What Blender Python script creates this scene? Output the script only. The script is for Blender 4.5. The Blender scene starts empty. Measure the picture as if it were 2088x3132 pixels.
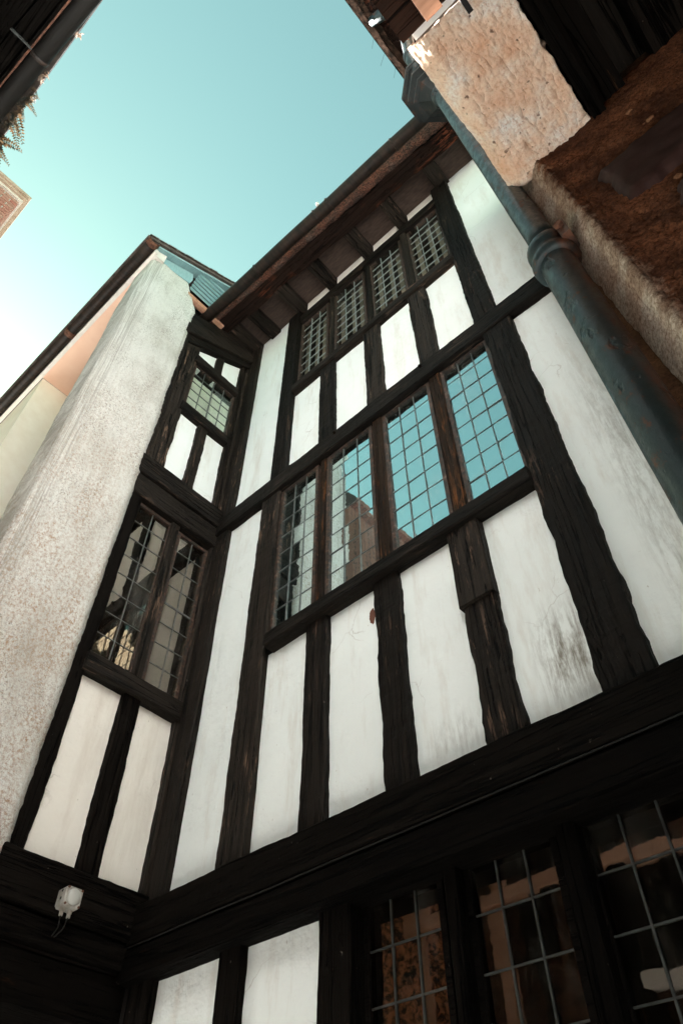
import bpy, bmesh, math, random
from mathutils import Vector, Matrix, noise
random.seed(7)
R = math.radians
scene = bpy.context.scene
C = scene.collection

# ---------------------------------------------------------------- camera
cam_d = bpy.data.cameras.new('camera'); cam = bpy.data.objects.new('camera', cam_d); C.objects.link(cam)
cam_d.sensor_fit = 'VERTICAL'; cam_d.sensor_height = 36.0; cam_d.lens = 25.335
cam_d.clip_start = 0.02; cam_d.clip_end = 3000
cam.matrix_world = Matrix.Translation((0, 0, 1.6)) @ Matrix.Rotation(R(42.2), 4, 'Z') @ Matrix.Rotation(R(140.16), 4, 'X') @ Matrix.Rotation(R(-0.29), 4, 'Z')
scene.camera = cam

# ---------------------------------------------------------------- sky and sun
SUN_EL, SUN_AZ = 38.0, 89.0            # azimuth measured from +Y towards -X
world = bpy.data.worlds.new('World'); scene.world = world; world.use_nodes = True
wn, wl = world.node_tree.nodes, world.node_tree.links
wn.clear()
sky = wn.new('ShaderNodeTexSky'); sky.sky_type = 'NISHITA'; sky.sun_disc = False
sky.sun_elevation = R(SUN_EL); sky.sun_rotation = R(-SUN_AZ)
sky.air_density = 1.0; sky.dust_density = 0.45; sky.ozone_density = 1.0
tint = wn.new('ShaderNodeMixRGB'); tint.blend_type = 'MULTIPLY'; tint.inputs[0].default_value = 1.0
tint.inputs[2].default_value = (0.48, 0.585, 0.335, 1)
bg = wn.new('ShaderNodeBackground'); bg.inputs[1].default_value = 0.055
wo = wn.new('ShaderNodeOutputWorld')
wl.new(sky.outputs[0], tint.inputs[1]); wl.new(tint.outputs[0], bg.inputs[0]); wl.new(bg.outputs[0], wo.inputs[0])
sun_d = bpy.data.lights.new('sun', 'SUN'); sun_d.energy = 5.0; sun_d.angle = R(0.5); sun_d.color = (1.0, 0.975, 0.94)
sun = bpy.data.objects.new('sun', sun_d); C.objects.link(sun)
sd = Vector((-math.sin(R(SUN_AZ)) * math.cos(R(SUN_EL)), math.cos(R(SUN_AZ)) * math.cos(R(SUN_EL)), math.sin(R(SUN_EL))))
sun.rotation_euler = sd.to_track_quat('Z', 'Y').to_euler(); sun.location = (-6, 0, 14)
vs = scene.view_settings
vs.view_transform = 'Standard'; vs.look = 'None'; vs.gamma = 1.0; vs.exposure = 3.72; vs.use_curve_mapping = False
scene.cycles.max_bounces = 10; scene.cycles.diffuse_bounces = 6; scene.cycles.transparent_max_bounces = 12

# ---------------------------------------------------------------- materials
class NT:
    def __init__(s, name):
        s.m = bpy.data.materials.new(name); s.m.use_nodes = True
        s.n, s.l = s.m.node_tree.nodes, s.m.node_tree.links
        s.n.clear()
        s.out = s.n.new('ShaderNodeOutputMaterial')
        s.p = s.n.new('ShaderNodeBsdfPrincipled'); s.l.new(s.p.outputs[0], s.out.inputs[0])
        s.geo = s.n.new('ShaderNodeNewGeometry'); s.pos = s.geo.outputs['Position']
    def put(s, sock, v):
        if hasattr(v, 'links') or isinstance(v, bpy.types.NodeSocket): s.l.new(v, sock)
        else: sock.default_value = v
    def map(s, sc=(1, 1, 1), loc=(0, 0, 0)):
        m = s.n.new('ShaderNodeMapping'); m.inputs['Scale'].default_value = sc; m.inputs['Location'].default_value = loc
        s.l.new(s.pos, m.inputs['Vector']); return m.outputs[0]
    def noise(s, sc=(1, 1, 1), scale=5, det=4, rough=.6, dist=0, loc=(0, 0, 0)):
        t = s.n.new('ShaderNodeTexNoise'); t.inputs['Scale'].default_value = scale; t.inputs['Detail'].default_value = det
        t.inputs['Roughness'].default_value = rough; t.inputs['Distortion'].default_value = dist
        s.l.new(s.map(sc, loc), t.inputs['Vector']); return t.outputs['Fac']
    def voro(s, scale=20, sc=(1, 1, 1)):
        t = s.n.new('ShaderNodeTexVoronoi'); t.inputs['Scale'].default_value = scale
        s.l.new(s.map(sc), t.inputs['Vector']); return t.outputs['Distance']
    def ramp(s, fac, stops):
        r = s.n.new('ShaderNodeValToRGB'); s.put(r.inputs[0], fac)
        e = r.color_ramp.elements
        while len(e) < len(stops): e.new(.5)
        for k, (p, c) in enumerate(stops):
            e[k].position = p; e[k].color = (c, c, c, 1) if isinstance(c, (int, float)) else (*c, 1)
        return r.outputs[0]
    def mix(s, fac, a, b, bt='MIX'):
        m = s.n.new('ShaderNodeMixRGB'); m.blend_type = bt
        s.put(m.inputs[0], fac)
        for i, v in ((1, a), (2, b)):
            if isinstance(v, tuple): m.inputs[i].default_value = (*v, 1)
            else: s.put(m.inputs[i], v)
        return m.outputs[0]
    def math(s, op, a, b=0.0):
        m = s.n.new('ShaderNodeMath'); m.operation = op; s.put(m.inputs[0], a); s.put(m.inputs[1], b); return m.outputs[0]
    def individual(s):                       # shift the pattern by each object's own random number
        oi = s.n.new('ShaderNodeObjectInfo'); a = s.n.new('ShaderNodeVectorMath'); a.operation = 'ADD'
        k = s.n.new('ShaderNodeVectorMath'); k.operation = 'SCALE'; k.inputs[0].default_value = (7.3, 5.1, 9.7); s.l.new(oi.outputs['Random'], k.inputs['Scale'])
        s.l.new(s.geo.outputs['Position'], a.inputs[0]); s.l.new(k.outputs[0], a.inputs[1]); s.pos = a.outputs[0]; return oi.outputs['Random']
    def axis(s, k):
        x = s.n.new('ShaderNodeSeparateXYZ'); s.l.new(s.geo.outputs['Position'], x.inputs[0]); return x.outputs[k]
    def band(s, k, lo0, lo1, hi0, hi1):     # 1 inside a soft window of one coordinate
        def mr(a, b):
            m = s.n.new('ShaderNodeMapRange'); m.interpolation_type = 'SMOOTHSTEP'
            s.l.new(s.axis(k), m.inputs[0]); m.inputs[1].default_value = a; m.inputs[2].default_value = b
            m.inputs[3].default_value = 0; m.inputs[4].default_value = 1; return m.outputs[0]
        up = mr(lo0, lo1); dn = mr(hi0, hi1)
        return s.math('MULTIPLY', up, s.math('SUBTRACT', 1.0, dn))
    def bump(s, h, strength=.5, dist=.01, prev=None):
        b = s.n.new('ShaderNodeBump'); b.inputs['Strength'].default_value = strength; b.inputs['Distance'].default_value = dist
        s.put(b.inputs['Height'], h)
        if prev is not None: s.l.new(prev, b.inputs['Normal'])
        return b.outputs[0]
    def done(s, col, rough=.7, nrm=None, spec=.4, metal=0):
        if isinstance(col, tuple): s.p.inputs['Base Color'].default_value = (*col, 1)
        else: s.put(s.p.inputs['Base Color'], col)
        s.put(s.p.inputs['Roughness'], rough); s.p.inputs['Specular IOR Level'].default_value = spec
        s.p.inputs['Metallic'].default_value = metal
        if nrm is not None: s.l.new(nrm, s.p.inputs['Normal'])
        return s.m

def timber_mat(name, axis, dark=(.0026, .002, .0015), light=(.015, .0115, .009), wear=(.075, .038, .02), wear_at=.66, rough=.55, spec=.10):
    t = NT(name); rnd = t.individual(); sc = [22, 22, 22]; sc[axis] = 1.3
    g = t.noise(sc, 3.0, 6, .65, .4)
    big = t.noise((1, 1, 1), 3.5, 3)
    col = t.ramp(g, [(.30, dark), (.72, light)])
    col = t.mix(t.ramp(big, [(.35, 0.0), (.75, .55)]), col, tuple(c * .55 for c in light))
    sw = [30, 30, 30]; sw[axis] = 3.0
    w = t.noise(sw, 1.6, 5, .7, loc=(3.1, 1.7, 5.3))
    w2 = t.noise((1, 1, 1), 2.3, 2, loc=(9, 4, 2))
    wm = t.math('MULTIPLY', t.ramp(w, [(wear_at, 0.0), (wear_at + .05, 1.0)]), t.ramp(w2, [(.5, 0.0), (.6, .8)]))
    col = t.mix(wm, col, wear)
    fl = t.noise((1, 1, .5), 60, 2, .5, loc=(2, 8, 1))
    col = t.mix(t.ramp(fl, [(.76, 0.0), (.79, .7)]), col, (.14, .12, .10))
    tone = t.ramp(rnd, [(0.0, .45), (1.0, 1.35)]); mm = t.n.new('ShaderNodeMixRGB'); mm.blend_type = 'MULTIPLY'; mm.inputs[0].default_value = 1; t.l.new(col, mm.inputs[1]); t.l.new(tone, mm.inputs[2]); col = mm.outputs[0]
    cs = [26, 26, 26]; cs[axis] = .7
    cr = t.ramp(t.noise(cs, 1.3, 3, .55, .8, loc=(7, 3, 5)), [(.475, 1.0), (.495, 0.0), (.505, 0.0), (.525, 1.0)])
    col = t.mix(t.math('SUBTRACT', 1.0, cr), col, tuple(c * .25 for c in dark))
    b = t.bump(g, .5, .010); b = t.bump(cr, .8, .012, b); b = t.bump(t.noise((1, 1, 1), 30, 4), .35, .008, b)
    return t.done(col, t.ramp(g, [(.3, rough), (.7, rough + .25)]), b, spec)

def plaster_mat(name, base=(.845, .88, .855), stain=None, chip=None):
    t = NT(name)
    n1 = t.noise((1, 1, 1), 2.2, 4); n2 = t.noise((1, 1, 1), 38, 5, .65)
    col = t.ramp(n1, [(.25, tuple(c * .93 for c in base)), (.75, base)])
    sp = t.noise((1, 1, .6), 55, 3, .6, loc=(4, 4, 4))
    col = t.mix(t.ramp(sp, [(.71, 0.0), (.75, .55)]), col, (.42, .37, .32))
    vo = t.n.new('ShaderNodeTexVoronoi'); vo.feature = 'DISTANCE_TO_EDGE'; vo.inputs['Scale'].default_value = 3.1
    wv = t.n.new('ShaderNodeMixRGB'); wv.inputs[0].default_value = .12
    t.l.new(t.map(), wv.inputs[1]); nn = t.n.new('ShaderNodeTexNoise'); nn.inputs['Scale'].default_value = 7; nn.inputs['Detail'].default_value = 5
    t.l.new(t.geo.outputs['Position'], nn.inputs['Vector']); t.l.new(nn.outputs['Color'], wv.inputs[2]); t.l.new(wv.outputs[0], vo.inputs['Vector'])
    ck = t.math('MULTIPLY', t.ramp(vo.outputs['Distance'], [(.0, 1.0), (.007, 0.0)]), t.ramp(t.noise((1, 1, 1), 2.6, 2, loc=(6, 6, 2)), [(.56, 0.0), (.66, .5)]))
    col = t.mix(ck, col, (.36, .31, .27))
    gr = t.noise((5, 5, .8), 2.0, 6, .7, loc=(1, 5, 7))
    col = t.mix(t.ramp(gr, [(.52, 0.0), (.74, .42)]), col, (.52, .45, .37))
    if chip:
        dx = t.math('SUBTRACT', t.axis(0), chip[0]); dz_ = t.math('SUBTRACT', t.axis(2), chip[1])
        dd = t.math('ADD', t.math('POWER', t.math('MULTIPLY', dx, 1 / chip[2]), 2.0), t.math('POWER', t.math('MULTIPLY', dz_, 1 / chip[3]), 2.0))
        dd = t.math('ADD', dd, t.math('MULTIPLY', t.noise((1, 1, 1), 60, 3), .7))
        col = t.mix(t.ramp(dd, [(.95, 1.0), (1.15, 0.0)]), col, (.14, .06, .04))
    if stain:
        for (x0, x1, z0, z1, amt) in stain:
            st = t.noise((16, 16, 1.6), 2.4, 6, .72, .6, loc=(x0, 0, z0))
            fine = t.noise((1, 1, .35), 70, 4, .7)
            m = t.math('MULTIPLY', t.band(0, x0, x0 + .12, x1 - .05, x1 + .08), t.band(2, z0, z0 + .2, z1 - .5 * (z1 - z0), z1))
            k = t.math('MULTIPLY', t.ramp(t.math('ADD', t.math('MULTIPLY', st, .7), t.math('MULTIPLY', fine, .3)), [(.44, 0.0), (.62, 1.0)]), m)
            col = t.mix(t.math('MULTIPLY', k, amt), col, (.22, .20, .16))
    b = t.bump(n2, .30, .008); b = t.bump(t.noise((1, 1, 1), 6, 4), .45, .035, b)
    return t.done(col, .9, b, .15)

MT = {}
for ax, nm in enumerate('xyz'):
    MT['t' + nm] = timber_mat('timber_weathered_' + nm, ax, (.0032, .0025, .0020), (.034, .026, .020), (.15, .095, .065), .57)
    MT['l' + nm] = timber_mat('timber_black_' + nm, ax, (.0018, .0014, .0011), (.0095, .0075, .006), (.05, .026, .015), .64, .6, .03)
MT['mull'] = timber_mat('timber_mullion', 2, (.006, .0035, .0022), (.028, .015, .008), (.16, .062, .02), .54, .5)
MT['soft_x'] = timber_mat('timber_eaves_red', 0, (.006, .0035, .0025), (.030, .015, .010), (.20, .060, .030), .50, .7)
MT['plaster'] = plaster_mat('plaster_white')
MT['plaster_p3'] = plaster_mat('plaster_chipped', chip=(-1.475, 3.70, .022, .055))
MT['plaster_p5'] = plaster_mat('plaster_stained_low', stain=[(-.84, -.56, 2.82, 3.36, .95), (-1.3, -1.05, 2.8, 3.10, .5)])
MT['plaster_p6'] = plaster_mat('plaster_streaked', stain=[(-.38, .1, 2.7, 4.95, .48)])
MT['plaster_warm'] = plaster_mat('plaster_cream', (.80, .76, .69))
t = NT('soffit_board'); g = t.noise((3, 12, 1), 5, 4)
MT['soffit'] = t.done(t.ramp(g, [(.3, (.024, .014, .010)), (.7, (.065, .042, .032))]), .85, t.bump(g, .2, .005))
t = NT('lead_came'); MT['lead'] = t.done(t.ramp(t.noise((1, 1, 1), 40, 3), [(.3, (.05, .055, .052)), (.7, (.14, .15, .145))]), .5, spec=.5, metal=.35)
t = NT('lead_lit'); MT['lead_lit'] = t.done(t.ramp(t.noise((1, 1, 1), 40, 3), [(.3, (.16, .19, .19)), (.7, (.30, .34, .34))]), .5)  # light catching the top-row cames put into a paler lead
t = NT('lead_dark'); MT['lead_dark'] = t.done(t.ramp(t.noise((1, 1, 1), 40, 3), [(.3, (.015, .017, .016)), (.7, (.05, .055, .052))]), .5)
t = NT('window_frame_paint'); MT['wframe'] = t.done(t.ramp(t.noise((1, 1, 1), 45, 4), [(.42, (.018, .014, .011)), (.62, (.07, .035, .022)), (.75, (.20, .15, .12))]), .6)
# glass
def glass(name, lo=.50, hi=.7, power=3.0, tintc=(.62, .66, .62), dirt=.10, gc=(.80, .98, 1.0), wob=.007):
    t = NT(name); t.n.remove(t.p)
    lw = t.n.new('ShaderNodeLayerWeight'); lw.inputs[0].default_value = .5
    f = t.math('ADD', lo, t.math('MULTIPLY', t.math('POWER', lw.outputs['Facing'], power), hi))
    tr = t.n.new('ShaderNodeBsdfTransparent'); tr.inputs[0].default_value = (*tintc, 1)
    gl = t.n.new('ShaderNodeBsdfGlossy'); gl.inputs['Roughness'].default_value = .015; gl.inputs[0].default_value = (*gc, 1)
    t.l.new(t.bump(t.noise((1, 1, 1), 14, 2), wob, .02), gl.inputs['Normal'])
    mx = t.n.new('ShaderNodeMixShader'); t.put(mx.inputs[0], f); t.l.new(tr.outputs[0], mx.inputs[1]); t.l.new(gl.outputs[0], mx.inputs[2])
    df = t.n.new('ShaderNodeBsdfDiffuse'); df.inputs[0].default_value = (.35, .34, .31, 1)
    sk_ = t.noise((1, 1, .25), 7, 4, .6, loc=(4, 4, 4))
    d = t.math('MULTIPLY', t.math('ADD', t.math('MULTIPLY', t.ramp(sk_, [(.56, 0.0), (.72, 1.0)]), 1.2), t.ramp(t.noise((1, 1, .4), 26, 6, .75), [(.50, .03), (.72, 1.0)])), dirt)
    m2 = t.n.new('ShaderNodeMixShader'); t.put(m2.inputs[0], d); t.l.new(mx.outputs[0], m2.inputs[1]); t.l.new(df.outputs[0], m2.inputs[2])
    t.l.new(m2.outputs[0], t.out.inputs[0]); return t.m
MT['glass'] = glass('window_glass')
MT['glass_dark'] = glass('window_glass_lower', .07, .40, 3, (.7, .66, .6), .04, (.95, .9, .85))
MT['glass_side'] = glass('window_glass_side', .16, .5, 3, (.7, .66, .6), .08, (.92, .80, .70))
MT['glass_upper'] = glass('window_glass_top', .10, .35, 3, (.9, .9, .86), .10, (.95, .95, .92))
MT['glass_clear'] = glass('window_glass_upper', .04, .3, 3, (.92, .95, .92), .06)
t = NT('room_dark'); MT['dark'] = t.done((.012, .010, .009), .9, spec=.1)
t = NT('curtain_grey'); MT['curtain'] = t.done((.34, .31, .27), .9)
t = NT('blind_cream'); MT['blind'] = t.done((.72, .71, .63), .9)
# rendered wing wall
t = NT('roughcast')
n1 = t.noise((1, 1, .5), 2.6, 6, .7); n2 = t.noise((1, 1, 1), 120, 6, .8); v = t.voro(130)
col = t.ramp(n1, [(.30, (.52, .50, .45)), (.48, (.70, .69, .645)), (.70, (.77, .765, .73))])
sp = t.noise((1, 1, .8), 95, 5, .85, loc=(5, 2, 1)); spm = t.noise((1, 1, .45), 5, 5, .7, loc=(2, 6, 1))
col = t.mix(t.math('MULTIPLY', t.ramp(sp, [(.50, 0.0), (.64, 1.0)]), t.ramp(spm, [(.40, .10), (.60, 1.0)])), col, (.19, .155, .125))
zlow = t.band(2, -1, 0, 3.6, 7.2)
og = t.noise((1, 1, .8), 60, 6, .85, loc=(1, 7, 3)); ogm = t.noise((1, 1, .5), 6, 4, .6, loc=(8, 3, 3))
col = t.mix(t.math('MULTIPLY', t.math('MULTIPLY', t.ramp(og, [(.44, 0.0), (.62, 1.0)]), t.ramp(ogm, [(.30, .25), (.6, 1.0)])), zlow), col, (.36, .215, .125))
st = t.noise((1, 60, .8), 2.0, 6, .75, loc=(0, 3, 0))
edge = t.band(1, .5, .6, .68, .76)
col = t.mix(t.math('MULTIPLY', t.ramp(st, [(.42, 0.0), (.60, .7)]), edge), col, (.27, .25, .215))
dr = t.noise((1, 26, .6), 2.0, 5, .7, loc=(0, 9, 2))
col = t.mix(t.math('MULTIPLY', t.ramp(dr, [(.56, 0.0), (.70, .6)]), t.ramp(sp, [(.42, .2), (.6, 1.0)])), col, (.33, .27, .21))
b = t.bump(t.mix(.4, n2, v), .95, .010); b = t.bump(t.noise((1, 1, 1), 22, 5, .7), .35, .012, b)
MT['rough'] = t.done(col, .95, b, .1)
# passage stonework
t = NT('passage_render')
n1 = t.noise((1, 1, 1), 7, 5, .65); n2 = t.noise((1, 1, 1), 110, 6, .8, loc=(3, 3, 3)); n3 = t.noise((40, 9, 9), 2.5, 5, .7)
col = t.ramp(n1, [(.34, (.78, .47, .31)), (.5, (.84, .64, .49)), (.66, (.86, .82, .76))])
col = t.mix(t.ramp(n2, [(.47, 0.0), (.66, .75)]), col, (.56, .30, .18))
col = t.mix(t.ramp(t.noise((1, 1, 1), 48, 3, .5, loc=(8, 1, 1)), [(.67, 0.0), (.72, .85)]), col, (.14, .07, .045))
MT['prender'] = t.done(col, .95, t.bump(t.mix(.5, n2, n3), .95, .014), .1)
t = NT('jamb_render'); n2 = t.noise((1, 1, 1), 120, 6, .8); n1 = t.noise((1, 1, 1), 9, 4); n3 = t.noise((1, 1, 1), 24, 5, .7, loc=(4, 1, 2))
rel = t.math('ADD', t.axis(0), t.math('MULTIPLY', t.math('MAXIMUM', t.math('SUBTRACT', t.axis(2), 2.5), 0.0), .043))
pm = t.ramp(t.math('ADD', rel, t.math('MULTIPLY', t.math('SUBTRACT', n3, .5), .10)), [(.060, 1.0), (.105, 0.0)])  # light along the arris painted as a pale edge fading to brown
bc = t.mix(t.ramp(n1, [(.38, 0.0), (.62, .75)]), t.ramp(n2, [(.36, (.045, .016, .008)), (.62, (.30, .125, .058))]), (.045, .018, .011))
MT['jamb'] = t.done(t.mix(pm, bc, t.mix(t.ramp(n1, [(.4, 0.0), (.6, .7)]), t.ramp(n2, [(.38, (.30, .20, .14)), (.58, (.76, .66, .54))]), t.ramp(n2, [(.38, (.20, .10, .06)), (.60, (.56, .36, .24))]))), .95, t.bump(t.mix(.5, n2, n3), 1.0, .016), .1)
t = NT('brown_render'); n2 = t.noise((1, 1, 1), 120, 6, .8); n1 = t.noise((1, 1, 1), 9, 4)
MT['brown'] = t.done(t.mix(t.ramp(n1, [(.35, 0.0), (.65, .7)]), t.ramp(n2, [(.34, (.07, .028, .014)), (.64, (.30, .14, .07))]), (.08, .036, .022)), .95, t.bump(n2, .9, .010), .1)
t = NT('ridge_render'); n2 = t.noise((1, 1, 1), 90, 6, .8)
MT['ridge'] = t.done(t.ramp(n2, [(.36, (.10, .045, .022)), (.62, (.42, .22, .12))]), .95, t.bump(n2, .9, .012), .1)
t = NT('brown_stone'); n2 = t.noise((1, 1, 1), 26, 6, .7)
MT['bstone'] = t.done(t.ramp(n2, [(.3, (.020, .0085, .0075)), (.7, (.038, .018, .014))]), .75, t.bump(n2, .3, .006), .2)
# metalwork
t = NT('cast_iron_paint')
n1 = t.noise((1, 1, 1), 16, 5, .7); n2 = t.noise((1, 1, .6), 34, 6, .75, loc=(2, 1, 6))
col = t.ramp(n1, [(.3, (.010, .019, .021)), (.7, (.021, .038, .041))])
col = t.mix(t.ramp(n2, [(.58, 0.0), (.64, .9)]), col, (.09, .035, .018))
col = t.mix(t.math('MULTIPLY', t.band(0, -.035, -.012, .3, .5), .8), col, t.ramp(n2, [(.4, (.012, .007, .005)), (.62, (.13, .045, .02))]))
pt_ = t.noise((1, 1, .7), 22, 3, .5, loc=(6, 2, 9))
MT['iron'] = t.done(col, t.ramp(n2, [(.4, .30), (.7, .65)]), t.bump(t.ramp(pt_, [(.62, 1.0), (.70, 0.0)]), .6, .008, t.bump(t.mix(.5, n1, n2), .5, .008)), .38)
t = NT('iron_dark'); n1 = t.noise((1, 1, 1), 26, 5, .7)
MT['iron_dark'] = t.done(t.mix(t.ramp(n1, [(.56, 0.0), (.64, .8)]), t.ramp(n1, [(.3, (.0045, .006, .006)), (.6, (.014, .019, .019))]), (.05, .022, .012)), .6, t.bump(n1, .6, .008), .25)
t = NT('gutter_black'); n1 = t.noise((6, 1, 1), 9, 5)
MT['gutter'] = t.done(t.ramp(n1, [(.35, (.008, .007, .006)), (.7, (.035, .02, .014))]), .5, t.bump(n1, .3, .006), .25)
t = NT('rust'); n1 = t.noise((1, 1, 1), 50, 5); MT['rust'] = t.done(t.ramp(n1, [(.35, (.04, .014, .008)), (.65, (.16, .065, .035))]), .8, t.bump(n1, .6, .01))
t = NT('netting'); n1 = t.noise((1, 2, 1), 70, 5, .8); n2 = t.noise((1, 1, 1), 8, 3)
MT['net'] = t.done(t.mix(t.ramp(n2, [(.35, 0.0), (.65, 1.0)]), t.ramp(n1, [(.42, (.025, .014, .011)), (.60, (.36, .13, .075))]), t.ramp(n1, [(.42, (.02, .015, .013)), (.64, (.21, .13, .10))])), .9, t.bump(n1, 1.0, .02))
t = NT('blue_slate'); n1 = t.noise((1, 6, 1), 14, 5)
MT['slate'] = t.done(t.ramp(n1, [(.3, (.22, .37, .39)), (.7, (.31, .48, .50))]), .55, t.bump(n1, .2, .004), .4)
t = NT('roof_slate'); n1 = t.noise((1, 1, 1), 18, 5)
MT['roof'] = t.done(t.ramp(n1, [(.3, (.05, .04, .035)), (.7, (.13, .10, .085))]), .8, t.bump(n1, .5, .01))
t = NT('salmon_glow'); n1 = t.noise((1, 1, 1), 7, 4); MT['salmon'] = t.done(t.ramp(n1, [(.3, (.84, .54, .39)), (.7, (.88, .60, .45))]), .85)  # glow of bounced sun on the soffit, put into its base colour
t = NT('cream_paint'); n1 = t.noise((1, 1, 1), 9, 5); MT['cream'] = t.done(t.ramp(n1, [(.3, (.86, .74, .60)), (.7, (.92, .82, .69))]), .85, t.bump(n1, .3, .01))
t = NT('bounce_white'); n1 = t.noise((1, 1, 1), 4, 5); MT['bounce_white'] = t.done(t.ramp(n1, [(.3, (.84, .86, .86)), (.7, (.88, .90, .90))]), .95, t.bump(n1, .3, .01), .1)  # near-white for unseen walls, added to bounce sun onto the facade
t = NT('white_paint'); n1 = t.noise((1, 1, 1), 20, 4); MT['white'] = t.done(t.ramp(n1, [(.3, (.68, .62, .56)), (.7, (.80, .76, .70))]), .6)
t = NT('white_plastic'); MT['plastic'] = t.done(t.ramp(t.noise((1, 1, 1), 30, 3), [(.35, (.26, .235, .20)), (.65, (.42, .40, .36))]), .5)
t = NT('lens_plastic'); MT['lens'] = t.done((.45, .45, .42), .3)
t = NT('cable_black'); MT['cable'] = t.done((.008, .007, .006), .6, spec=.2)
t = NT('matt_black'); MT['matt'] = t.done(t.ramp(t.noise((1, 1, 1), 30, 5), [(.4, (.006, .005, .004)), (.65, (.035, .022, .016))]), 1.0, spec=0.0)
t = NT('raw_wood'); n1 = t.noise((1, 14, 3), 5, 5); MT['raw'] = t.done(t.ramp(n1, [(.3, (.40, .20, .12)), (.7, (.58, .33, .22))]), .8, t.bump(n1, .3, .005))
t = NT('brick'); n1 = t.noise((1, 1, 1), 20, 4)
oi = t.n.new('ShaderNodeObjectInfo')
MT['brick'] = t.done(t.mix(t.math('MULTIPLY', oi.outputs['Random'], .7), t.ramp(n1, [(.3, (.16, .05, .035)), (.7, (.26, .10, .07))]), (.22, .14, .10)), .9, t.bump(n1, .4, .01))
t = NT('mortar'); n1 = t.noise((1, 1, 1), 25, 4); MT['mortar'] = t.done(t.ramp(n1, [(.3, (.30, .26, .21)), (.7, (.42, .38, .33))]), .95)
t = NT('sandstone'); n1 = t.noise((1, 1, 1), 9, 5); MT['sandst'] = t.done(t.ramp(n1, [(.3, (.20, .14, .095)), (.7, (.30, .23, .17))]), .95)
t = NT('tile_red'); n1 = t.noise((1, 1, 1), 10, 5)
w = t.n.new('ShaderNodeTexBrick'); w.inputs['Scale'].default_value = 3.4; w.inputs['Color1'].default_value = (.13, .055, .045, 1); w.inputs['Color2'].default_value = (.18, .08, .06, 1); w.inputs['Mortar'].default_value = (.035, .02, .02, 1)
t.l.new(t.map(), w.inputs['Vector'])
MT['tile'] = t.done(w.outputs[0], .85)
t = NT('rubble_wall'); n1 = t.noise((1, 1, 1), 13, 6, .75); v = t.voro(7)
MT['rubble'] = t.done(t.ramp(n1, [(.36, (.012, .006, .004)), (.6, (.14, .06, .03))]), .95, t.bump(t.mix(.5, n1, v), 1.0, .05))
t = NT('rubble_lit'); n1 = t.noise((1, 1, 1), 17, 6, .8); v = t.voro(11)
MT['rubble_lit'] = t.done(t.ramp(n1, [(.44, (.008, .003, .002)), (.56, (.66, .26, .12))]), .95, t.bump(t.mix(.5, n1, v), 1.0, .05))  # brighter copy of the rubble, its lit look painted into the colour
t = NT('paving'); n1 = t.noise((1, 1, 1), 3, 6, .7); v = t.voro(3)
MT['ground'] = t.done(t.ramp(n1, [(.3, (.30, .31, .30)), (.7, (.40, .41, .40))]), .9, t.bump(v, .4, .03))
def leaf_mat(name, a, b):
    t = NT(name); oi = t.noise((1, 1, 1), 30, 2)
    c = t.ramp(oi, [(.35, a), (.65, b)])
    t.put(t.p.inputs['Base Color'], c); t.p.inputs['Roughness'].default_value = .6
    tl = t.n.new('ShaderNodeBsdfTranslucent'); t.l.new(c, tl.inputs[0])
    mx = t.n.new('ShaderNodeMixShader'); mx.inputs[0].default_value = .45
    t.l.new(t.p.outputs[0], mx.inputs[1]); t.l.new(tl.outputs[0], mx.inputs[2]); t.l.new(mx.outputs[0], t.out.inputs[0])
    return t.m
MT['leaf'] = leaf_mat('fern_leaf', (.010, .017, .012), (.10, .06, .03))
MT['bloom'] = leaf_mat('pale_bloom', (.20, .12, .07), (.42, .34, .28))

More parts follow.
